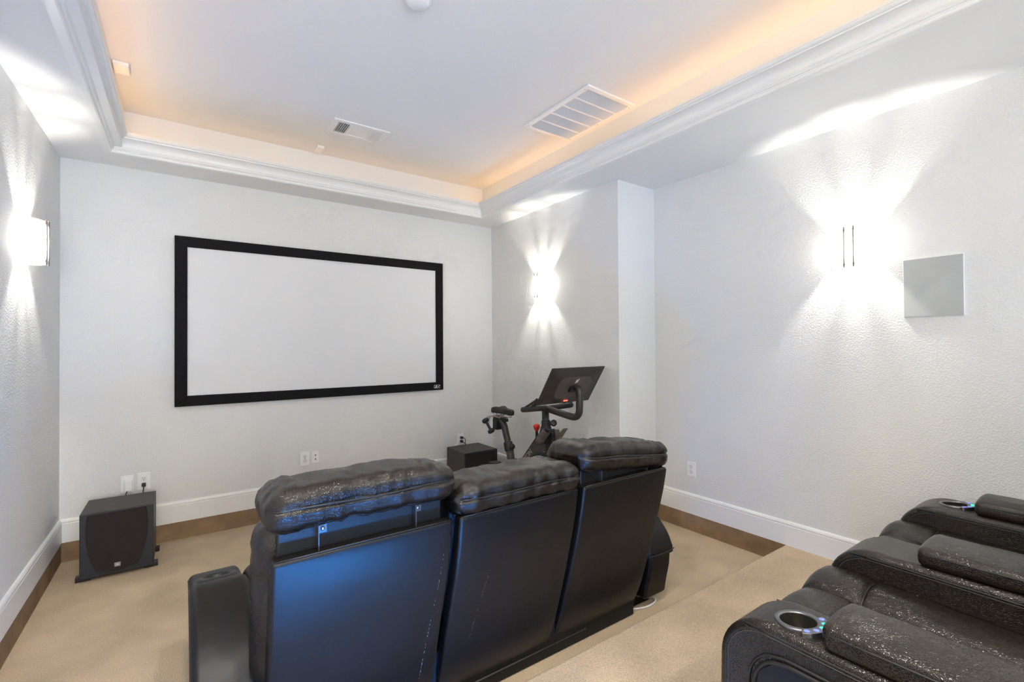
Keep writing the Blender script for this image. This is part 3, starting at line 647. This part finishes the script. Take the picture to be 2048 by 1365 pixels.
def freeze(o):
    me = bpy.data.meshes.new_from_object(o.evaluated_get(bpy.context.evaluated_depsgraph_get())); o.modifiers.clear(); o.data = me; return o
def drill(o, M, r, depth):
    cb = lathe(bmesh.new(), [(0, -depth), (r, -depth), (r, 0.1), (0, 0.1)], 40, M); cut = obj('cutter', cb, 'black_void', o.parent)
    md = o.modifiers.new('cut', 'BOOLEAN'); md.object = cut; md.operation = 'DIFFERENCE'; md.solver = 'EXACT'
    freeze(o); bpy.data.objects.remove(cut)
# ------------------------------------------------------------------ leather helpers
def wr(p, f, amp, seed=0.0):
    q = Vector((p[0], p[1], p[2])); q = q+noise.noise_vector(q*9+Vector((seed, 0, 0)))*0.035
    n = noise.noise(Vector((q[0]*f[0]+seed, q[1]*f[1]+seed*1.7, q[2]*f[2]+3.1)))
    return amp*(1-2.2*abs(n))
def seam(name, parent, pts, r=0.0032, m='piping', sm=4): return tb(name, m, parent, pts, r, 6, smoothpath=sm)

# ------------------------------------------------------------------ front sofa (three seats, seen from behind)
so = thing('recliner_sofa', 'black leather three seat recliner sofa with raised headrests seen from behind', 'sofa', (1.10, 1.9, 0))
OX, OY = -1.10, -1.9
def W3(x, y, z): return Vector((x+OX, y+OY, z))
SEATS = [(0.200, 0.772), (0.800, 1.372), (1.400, 1.962)]
HZ = [0.0, -0.082, -0.045]
BP = [(0.072, 1.668), (0.13, 1.640), (0.20, 1.614), (0.32, 1.578), (0.46, 1.540), (0.60, 1.500), (0.71, 1.474), (0.80, 1.458), (0.822, 1.456)]
def back_y(z, tab_=BP):
    if z <= tab_[0][0]: return tab_[0][1]
    for (z0, y0), (z1, y1) in zip(tab_, tab_[1:]):
        if z <= z1: return y0+(y1-y0)*(z-z0)/(z1-z0)
    return tab_[-1][1]
for i, ((x0, x1), dz) in enumerate(zip(SEATS, HZ)):
    xc, hw = (x0+x1)/2, (x1-x0)/2
    # rear panel: a slab that follows the S profile
    zc, hz = (0.072+0.822)/2, (0.822-0.072)/2
    def pf(c, dd, xc=xc, hw=hw, seed=i*3.7):
        z = c.z+zc; tx = c.x/hw
        y = back_y(z)+c.y+0.026
        if dd.y < -0.5:
            y += 0.006*(noise.noise(Vector((c.x*3+seed, z*3, 0)))) - 0.005*(1-tx**4)*(1-((z-zc)/hz)**4)
            y -= 0.010*math.exp(-((z-0.16)/0.10)**2)*(1-tx**2)
        xx = c.x*(1-0.012*max(0, (0.35-z)/0.3))
        return W3(xc+xx, y, z)
    pan = obj('back_panel', rbox(hw, 0.026, hz, 0.013, (22, 2, 30), pf), 'leather_smooth', so, smooth=True)
    if i < 2:                                        # pale scuff marks scratched into the vinyl
        me = pan.data; bvh = BVHTree.FromPolygons([v.co for v in me.vertices], [p.vertices[:] for p in me.polygons]); sb = bmesh.new()
        a0, a1, nd = ((0.745, 0.735), (0.705, 0.20), 34) if i == 0 else ((0.955, 0.62), (0.900, 0.30), 26)
        for k in range(nd):
            if random.random() < 0.35: continue
            t0, t1 = k/nd, (k+random.uniform(0.25, 0.8))/nd; wv = random.uniform(0.0004, 0.0011) if i == 0 else 0.0004
            q = []
            for t, dx in ((t0, -wv), (t0, wv), (t1, wv), (t1, -wv)):
                hit = bvh.ray_cast(W3(a0[0]+(a1[0]-a0[0])*t+dx, 1.30, a0[1]+(a1[1]-a0[1])*t), Vector((0, 1, 0)))
                if hit[0] is None: break
                q.append(sb.verts.new(hit[0]+Vector((0, -0.0004, 0))))
            if len(q) == 4: sb.faces.new(q)
        obj('scuff_line', sb, 'scuff', pan)
    for s in (-1, 1):
        seam('seam', pan, [W3(xc+s*(hw-0.006), back_y(z)+0.010, z) for z in (0.80, 0.7, 0.6, 0.5, 0.4, 0.3, 0.2)], 0.0028, 'piping', 2)
    seam('seam', pan, [W3(x0+0.012, 1.461, 0.8215), W3(xc, 1.461, 0.823), W3(x1-0.012, 1.461, 0.8215)], 0.0026)
    # dark inner frame that the headrest rises from
    bx('inner_frame', 'cloth_back', so, xc-hw*0.92+OX, xc+hw*0.92+OX, 1.505+OY, 1.535+OY, 0.60, 0.93+dz, 0.006)
    # front back cushion (side of it shows)
    def cf(c, dd, xc=xc, seed=i*5.1):
        return W3(xc+c.x, 1.635+c.y-0.16*(c.z)*0.5, 0.64+c.z)+dd*wr((c.x, c.y, c.z), (9, 9, 14), 0.006, seed)
    obj('back_cushion', rbox(0.315 if i != 1 else 0.29, 0.085, 0.26, 0.07, (16, 6, 14), cf), 'leather', so, smooth=True)
    # headrest pillow
    def hf(c, dd, xc=xc, dz=dz, i=i, seed=i*11.3+2):
        tx = c.x/0.292
        k = dd*(wr((c.x, c.y, c.z), (11, 3.5, 4), 0.006, seed)+wr((c.x, c.y, c.z), (26, 7, 7), 0.0028, seed+5))
        if abs(tx) > 0.7: k += dd*wr((c.x, c.y, c.z), (18, 22, 20), 0.005, seed+9)
        z = c.z; y = c.y
        if dd.z > 0.2: z += 0.010*(1-tx**2)-0.014*max(0, abs(tx)-0.6)
        if dd.y < -0.4 and z < 0.0: y += 0.010*(-z/0.05)
        # groove where the seam runs along the back
        if dd.y < -0.3: y += 0.010*math.exp(-((z-0.008)/0.007)**2)
        z += -0.10*(y-(-0.12))*0.55                # top falls away toward the front
        tiltx = (-0.030*(c.x/0.29) if i == 2 else 0.0)
        return W3(xc+c.x, 1.575+y, 0.957+dz+z+tiltx)+k
    hd_ = obj('headrest', rbox(0.292, 0.132, 0.056, 0.046, (44, 14, 5), hf), 'leather', so, smooth=True)
    tl_ = (lambda x: (-0.030*((x-xc)/0.29) if i == 2 else 0.0))
    seam('seam', hd_, [W3(x0-0.004, 1.50, 0.966+dz+tl_(x0)), W3(x0+0.012, 1.452, 0.965+dz+tl_(x0))]+[W3(x0+(x1-x0)*t, 1.4415+0.002*math.sin(t*17+i), 0.965+dz+0.003*math.sin(t*9+i*2)+tl_(x0+(x1-x0)*t)) for t in (0.1, 0.25, 0.4, 0.55, 0.7, 0.85)]+[W3(x1-0.012, 1.452, 0.965+dz+tl_(x1)), W3(x1+0.004, 1.50, 0.966+dz+tl_(x1))], 0.0030)
    # steel brackets
    if i != 1:
        for s in (-1, 1):
            xb = xc+s*0.155
            br = bx('bracket', 'gunmetal', so, xb-0.0015+OX, xb+0.0015+OX, 1.475+OY, 1.505+OY, 0.80, 0.925+dz+tl_(xb), 0.0005)
            bx('bracket_plate', 'gunmetal', br, xb+0.004+OX, xb+0.030+OX, 1.502+OY, 1.505+OY, 0.862+dz, 0.915+dz, 0.001)
            for zz in (0.876, 0.900): cyl('bolt', 'steel', br, W3(xb+0.017, 1.502, zz+dz), W3(xb+0.017, 1.497, zz+dz), 0.006, 12, 0.002)
    # seat and footrest in front
    def sf(c, dd, xc=xc, seed=i*2.2): return W3(xc+c.x, 2.02+c.y, 0.40+c.z+0.02*c.y/0.3)+dd*wr((c.x, c.y, c.z), (8, 8, 8), 0.005, seed)
    obj('seat_cushion', rbox(0.283, 0.33, 0.085, 0.07, (14, 16, 5), sf), 'leather', so, smooth=True)
    def ff(c, dd, xc=xc): return W3(xc+c.x, 2.37+c.y, 0.22+c.z)
    obj('footrest', rbox(0.280, 0.045, 0.15, 0.04, (12, 4, 8), ff), 'leather', so, smooth=True)
# arms
def sofa_arm(x0, x1, cup):
    xc, hw = (x0+x1)/2, (x1-x0)/2
    top = catmull([(1.600, 0.325, 0), (1.640, 0.40, 0), (1.72, 0.475, 0), (1.83, 0.540, 0), (1.93, 0.573, 0), (2.01, 0.583, 0), (2.10, 0.550, 0), (2.22, 0.512, 0), (2.37, 0.480, 0), (2.44, 0.44, 0)], 5)
    pts = [(p.x+OY, p.y) for p in top]
    pts += [(2.45+OY, 0.39), (2.40+OY, 0.37), (1.70+OY, 0.30), (1.615+OY, 0.275), (1.598+OY, 0.295)]
    a = bevel(obj('armrest', extrude_poly(pts, 'x', xc-hw+OX, xc+hw+OX), 'leather_smooth', so), 0.034, 6, 50)
    seam('seam', a, [W3(xc-hw+0.005, 1.600, 0.310), W3(xc, 1.594, 0.308), W3(xc+hw-0.005, 1.600, 0.310)])
    for s in (-1, 1): seam('seam', a, [W3(xc+s*(hw-0.001), p.x+0.012, p.y-0.024) for p in top[::4]], 0.0025)
    low = [(1.650, 0.055), (1.640, 0.12), (1.618, 0.22), (1.612, 0.29), (1.70, 0.32), (2.42, 0.44), (2.43, 0.20), (2.41, 0.055)]
    bevel(obj('arm_side', extrude_poly([(p+OY, q) for p, q in low], 'x', xc-hw*0.86+OX, xc+hw*0.86+OX), 'leather_smooth', so), 0.016, 4, 40)
    if cup:
        c = obj('cup_holder', lathe(bmesh.new(), [(0.042, -0.06), (0.044, 0.004), (0.050, 0.013), (0.066, 0.010), (0.070, -0.004)], 32, axisM(W3(xc, 2.135, 0.540), (0, 0.25, 1))), 'black_plastic', a, smooth=True)
        obj('cup_base', lathe(bmesh.new(), [(0, -0.058), (0.0425, -0.058)], 32, axisM(W3(xc, 2.135, 0.540), (0, 0.25, 1))), 'black_void', c)
sofa_arm(0.017, 0.199, True); sofa_arm(2.010, 2.215, False)
bx('base', 'black_void', so, 0.03+OX, 1.95+OX, 1.664+OY, 2.36+OY, 0.004, 0.24, 0.004)
bx('shadow_sheet', 'black_void', so, 1.95+OX, 2.135+OX, 1.715+OY, 1.95+OY, 0.0005, 0.004)  # thin black sheet stands in for the floor shadow inside the cable loop
for xx in (0.12, 0.78, 1.38, 2.04):
    for yy in (1.76, 2.30): cyl('foot', 'black_plastic', so, W3(xx, yy, 0.0), W3(xx, yy, 0.05), 0.028, 16)
tb('base_rail', 'gunmetal', so, [W3(0.3, 1.662, 0.054), W3(1.60, 1.662, 0.054)], 0.0035, 8)

# white cable looping out under the end of the sofa
tag(tb('white_cable', 'cable_white', None, [(1.96, 1.80, 0.006), (1.962, 1.76, 0.006), (1.965, 1.735, 0.006), (1.985, 1.695, 0.006), (2.05, 1.668, 0.006), (2.12, 1.668, 0.006), (2.158, 1.686, 0.006), (2.163, 1.708, 0.006), (2.14, 1.722, 0.012), (2.10, 1.74, 0.019), (2.05, 1.80, 0.02)], 0.0055, 8, smoothpath=8), 'white cable looping onto the carpet at the right end of the black sofa', 'cable')

# ------------------------------------------------------------------ rear theatre seats (two seats, three arms)
AXC, AWS = [1.405, 2.185, 2.985], [0.195, 0.24, 0.24]
lv = thing('theater_loveseat', 'dark brown leather two seat theatre recliner with lit cup holders, right foreground', 'recliner', (2.185, 0.25, RZ))
LX, LY = -2.185, -0.25
def V3(x, y, z): return Vector((x+LX, y+LY, z-RZ))
def arm_profile(yf, zt, yb=-0.30, zb=0.16, r=0.15):
    pts = [(yb, zb), (yb, zt-0.02), (yb+0.02, zt)]
    for i in range(13):
        a = PI/2*i/12; pts.append((yf-r+r*math.sin(a), zt-0.14+0.14*math.cos(a)-0.010*(i/12)))
    pts += [(yf+0.004, 0.35), (yf, zb)]
    return pts
for i, xc in enumerate(AXC):
    zt, AW = 0.662, AWS[i]
    pr = arm_profile(0.795, zt)
    a = obj('armrest', extrude_poly([(y+LY, z-RZ) for y, z in pr], 'x', xc-AW/2+LX, xc+AW/2+LX), 'leather_grain', lv); bevel(a, 0.024, 5, 50)
    for s in (-1, 1):
        path = [(pr[k][0], pr[k][1]) for k in range(2, len(pr)-1)]
        seam('seam', a, [V3(xc+s*(AW/2-0.0015), y-0.026*(k/len(path)), z-0.026*(1-k/len(path))) for k, (y, z) in enumerate(path)], 0.0032, 'piping', 3)
        seam('seam', a, [V3(xc+s*(AW/2+0.0002), y-0.034*(k/len(path))-0.002, z-0.034*(1-k/len(path))) for k, (y, z) in enumerate(path)], 0.0013, 'thread', 3)
    # inset side panel with piping on the outer face of the end arms
    if i != 1:
        s = -1 if i == 0 else 1
        pp = [(-0.26, 0.20), (-0.26, 0.575), (0.585, 0.575), (0.635, 0.565), (0.675, 0.525), (0.685, 0.47), (0.685, 0.20)]
        po = obj('side_panel', extrude_poly([(y+LY, z-RZ) for y, z in pp], 'x', xc+s*AW/2-0.003+LX, xc+s*AW/2+0.003+LX), 'leather_smooth', a); bevel(po, 0.002, 2)
        seam('seam', po, [V3(xc+s*(AW/2+0.003), y, z) for y, z in [(-0.26, 0.578), (0.25, 0.578), (0.56, 0.578), (0.610, 0.574), (0.650, 0.560), (0.680, 0.520), (0.689, 0.47), (0.689, 0.35), (0.689, 0.22)]], 0.006, 'piping')
        seam('seam', po, [V3(xc+s*(AW/2+0.002), y, z) for y, z in [(0.25, 0.590), (0.56, 0.592), (0.62, 0.588), (0.665, 0.570), (0.694, 0.528), (0.703, 0.47), (0.703, 0.35), (0.703, 0.22)]], 0.004, 'piping')
    # padded top
    pw, zb_ = ((0.094, 0.655), (0.112, 0.655), (0.104, 0.655))[i]
    def pf2(c, dd, xc=xc, seed=i*4.4): 
        return V3(xc+c.x, 0.16+c.y, 0.694+c.z+0.012*(1-(c.x/0.11)**2)*(dd.z > 0.3)+0.004*(c.y/0.35)*-1)+dd*wr((c.x, c.y, c.z), (9, 7, 12), 0.002, seed)
    pad = obj('arm_pad', rbox(pw, 0.362, 0.030, 0.020, (12, 26, 3), pf2), 'leather_grain', lv, smooth=True)
    hy = 0.5205
    seam('seam', pad, [V3(xc-pw+0.001, -0.18, 0.712), V3(xc-pw+0.001, 0.2, 0.709), V3(xc-pw+0.001, 0.47, 0.705), V3(xc-pw+0.008, hy-0.008, 0.705), V3(xc-pw+0.03, hy+0.001, 0.706), V3(xc, hy+0.001, 0.707), V3(xc+pw-0.03, hy+0.001, 0.706), V3(xc+pw-0.008, hy-0.008, 0.705), V3(xc+pw-0.001, 0.47, 0.705), V3(xc+pw-0.001, 0.2, 0.709), V3(xc+pw-0.001, -0.18, 0.712)], 0.0030)
    # cup holders with lit buttons on the outer arms
    if i != 1:
        cy = 0.606; Mc = axisM(V3(1.388 if i == 0 else xc, cy, 0.660), (0, 0.09, 1))
        drill(a, Mc, 0.0445, 0.075)
        ch = obj('cup_holder', lathe(bmesh.new(), [(0.058, -0.004), (0.0585, 0.005), (0.056, 0.009), (0.047, 0.009), (0.044, 0.006), (0.043, -0.03)], 40, Mc), 'gunmetal', a, smooth=True); bevel(ch, 0.001, 1)
        obj('cup_lining', lathe(bmesh.new(), [(0.0438, 0.004), (0.042, -0.045), (0.040, -0.060), (0.032, -0.064), (0, -0.064)], 40, Mc), 'cup_lining', ch, smooth=True)
        obj('cup_mat', lathe(bmesh.new(), [(0.022, -0.0625), (0.022, -0.0615), (0, -0.0615)], 24, Mc), 'black_plastic', ch)
        pts = []
        n0, n1 = -PI*0.83, -PI*0.17
        for k in range(19): an = n0+(n1-n0)*k/18; pts.append((0.0735*math.cos(an), 0.0735*math.sin(an)))
        for k in range(19): an = n1+(n0-n1)*k/18; pts.append((0.0490*math.cos(an), 0.0490*math.sin(an)))
        b = extrude_poly(pts, 'z', -0.006, 0.0095); bmesh.ops.transform(b, matrix=Mc, verts=b.verts)
        kp = bevel(obj('keypad', b, 'gunmetal', ch), 0.0015, 2)
        for k in range(5):
            an = n0+(n1-n0)*(k+0.5)/5
            obj('button', lathe(bmesh.new(), [(0, 0.0112), (0.005, 0.0108), (0.0072, 0.0096), (0.0074, 0.008)], 16, Mc @ Matrix.Translation((0.0612*math.cos(an), 0.0612*math.sin(an), 0))), 'led_green' if k in (2, 3) else 'led_blue', kp, smooth=True)
# seats
for i in range(2):
    x0, x1 = AXC[i]+AWS[i]/2+0.002, AXC[i+1]-AWS[i+1]/2-0.002
    xc, hw = (x0+x1)/2, (x1-x0)/2
    bw = 0.155                                     # bolster width
    def zf(x, y, xc=xc, hw=hw):
        t = abs(x)
        inner = hw-bw
        z = 0.535
        if t < inner: z += 0.014*math.cos(x/inner*PI/2) - 0.004
        else: z += 0.034*math.sin(min(1, (t-inner)/bw*1.15)*PI*0.62)
        z -= 0.016*math.exp(-((t-inner)/0.010)**2)
        z -= 0.012*math.exp(-((y-0.635)/0.010)**2)
        if y > 0.635: z += 0.010*math.sin((y-0.635)/0.19*PI)-0.01*((y-0.635)/0.19)
        else: z -= 0.05*(0.635-y)
        return z
    b = bmesh.new(); NX, cols = 44, []
    ys = [-0.25+0.045*k for k in range(18)] + [0.56, 0.585, 0.60, 0.612, 0.622, 0.630, 0.636, 0.642, 0.650, 0.660, 0.675, 0.69, 0.71, 0.73, 0.75, 0.762]
    for ix in range(NX+1):
        x = -hw+2*hw*ix/NX; col = []
        for y in ys:
            z = zf(x, y)+wr((x, y, 0), (14, 14, 1), 0.0025, i*9.0)
            col.append(b.verts.new(V3(xc+x, y, z)))
        z1 = zf(x, 0.762)
        for k in range(1, 10):
            an = PI/2*k/9; col.append(b.verts.new(V3(xc+x, 0.762+0.078*math.sin(an), z1-0.10+0.10*math.cos(an))))
        for zz in (0.36, 0.25, 0.19): col.append(b.verts.new(V3(xc+x, 0.838, zz)))
        cols.append(col)
    for A, B in zip(cols, cols[1:]):
        for k in range(len(A)-1): b.faces.new((A[k], B[k], B[k+1], A[k+1]))
    # close the underside
    for col in cols: col.append(b.verts.new((col[-1].co.x, -0.25+LY, col[-1].co.z)))
    for A, B in zip(cols, cols[1:]): b.faces.new((A[-2], B[-2], B[-1], A[-1])); b.faces.new((A[-1], B[-1], B[0], A[0]))
    b.faces.new(cols[0][::-1]); b.faces.new(cols[-1]); bmesh.ops.recalc_face_normals(b, faces=b.faces)
    st = obj('seat_cushion', b, 'leather_grain', lv, smooth=True)
    inner = hw-bw
    for s in (-1, 1):
        seam('seam', st, [V3(xc+s*inner, y, zf(s*inner, y)-0.001) for y in (-0.2, 0, 0.2, 0.4, 0.55, 0.63, 0.7, 0.76)]+[V3(xc+s*inner, 0.762+0.078*math.sin(a), zf(s*inner, 0.762)-0.1+0.098*math.cos(a)) for a in (0.5, 1.0, 1.5)], 0.0028, 'piping', 3)
        xs = [s*(inner+(hw-inner)*t) for t in (0.02, 0.2, 0.4, 0.6, 0.75, 0.88)]
        seam('seam', st, [V3(xc+x, 0.635, zf(x, 0.635)+0.003) for x in xs], 0.0040, 'piping', 3)
    seam('seam', st, [V3(xc+inner*t, 0.635, zf(inner*t, 0.635)+0.003) for t in (-0.98, -0.6, -0.2, 0.2, 0.6, 0.98)], 0.0040, 'piping', 3)
    # backrest, out of the frame
    def bf(c, dd, xc=xc, seed=i*7.0): return V3(xc+c.x, -0.36+c.y-0.22*c.z, 0.80+c.z)+dd*wr((c.x, c.y, c.z), (7, 7, 9), 0.008, seed)
    obj('backrest', rbox(hw+0.02, 0.11, 0.42, 0.08, (14, 6, 16), bf), 'leather_grain', lv, smooth=True)
    def hf2(c, dd, xc=xc): return V3(xc+c.x, -0.42+c.y, 1.16+c.z)
    obj('headrest', rbox(hw*0.94, 0.10, 0.10, 0.07, (12, 6, 6), hf2), 'leather_grain', lv, smooth=True)
bx('base', 'black_plastic', lv, 1.28+LX, 3.09+LX, -0.38+LY, 0.70+LY, 0.0, 0.07, 0.01)

# ------------------------------------------------------------------ made-up recliner below the camera, carries the added blue light
rc = thing('added_recliner', 'made-up theatre recliner added for its blue lit base behind the sofa, outside the picture', 'recliner', (0.43, 0.0, RZ))
for s in (-1, 1):
    def af(c, dd, s=s): return Vector((s*0.365+c.x, 0.16+c.y, 0.29+c.z))
    obj('armrest', rbox(0.065, 0.55, 0.19, 0.05, (4, 20, 8), af), 'leather_grain', rc, smooth=True)
obj('seat_cushion', rbox(0.298, 0.52, 0.10, 0.07, (14, 20, 5), lambda c, dd: Vector((c.x, 0.14+c.y, 0.32+c.z))+dd*wr(c, (9, 9, 9), 0.004, 3)), 'leather_grain', rc, smooth=True)
obj('backrest', rbox(0.34, 0.10, 0.36, 0.07, (14, 6, 16), lambda c, dd: Vector((c.x, -0.50+c.y-0.25*c.z, 0.62+c.z))+dd*wr(c, (7, 7, 9), 0.007, 5)), 'leather_grain', rc, smooth=True)
bx('base', 'black_plastic', rc, -0.40, 0.40, -0.45, 0.655, 0.0, 0.19, 0.01)
bx('blue_fill_bar', 'blue_fill', rc, -0.34, 0.34, 0.655, 0.664, 0.03, 0.13, 0.002)
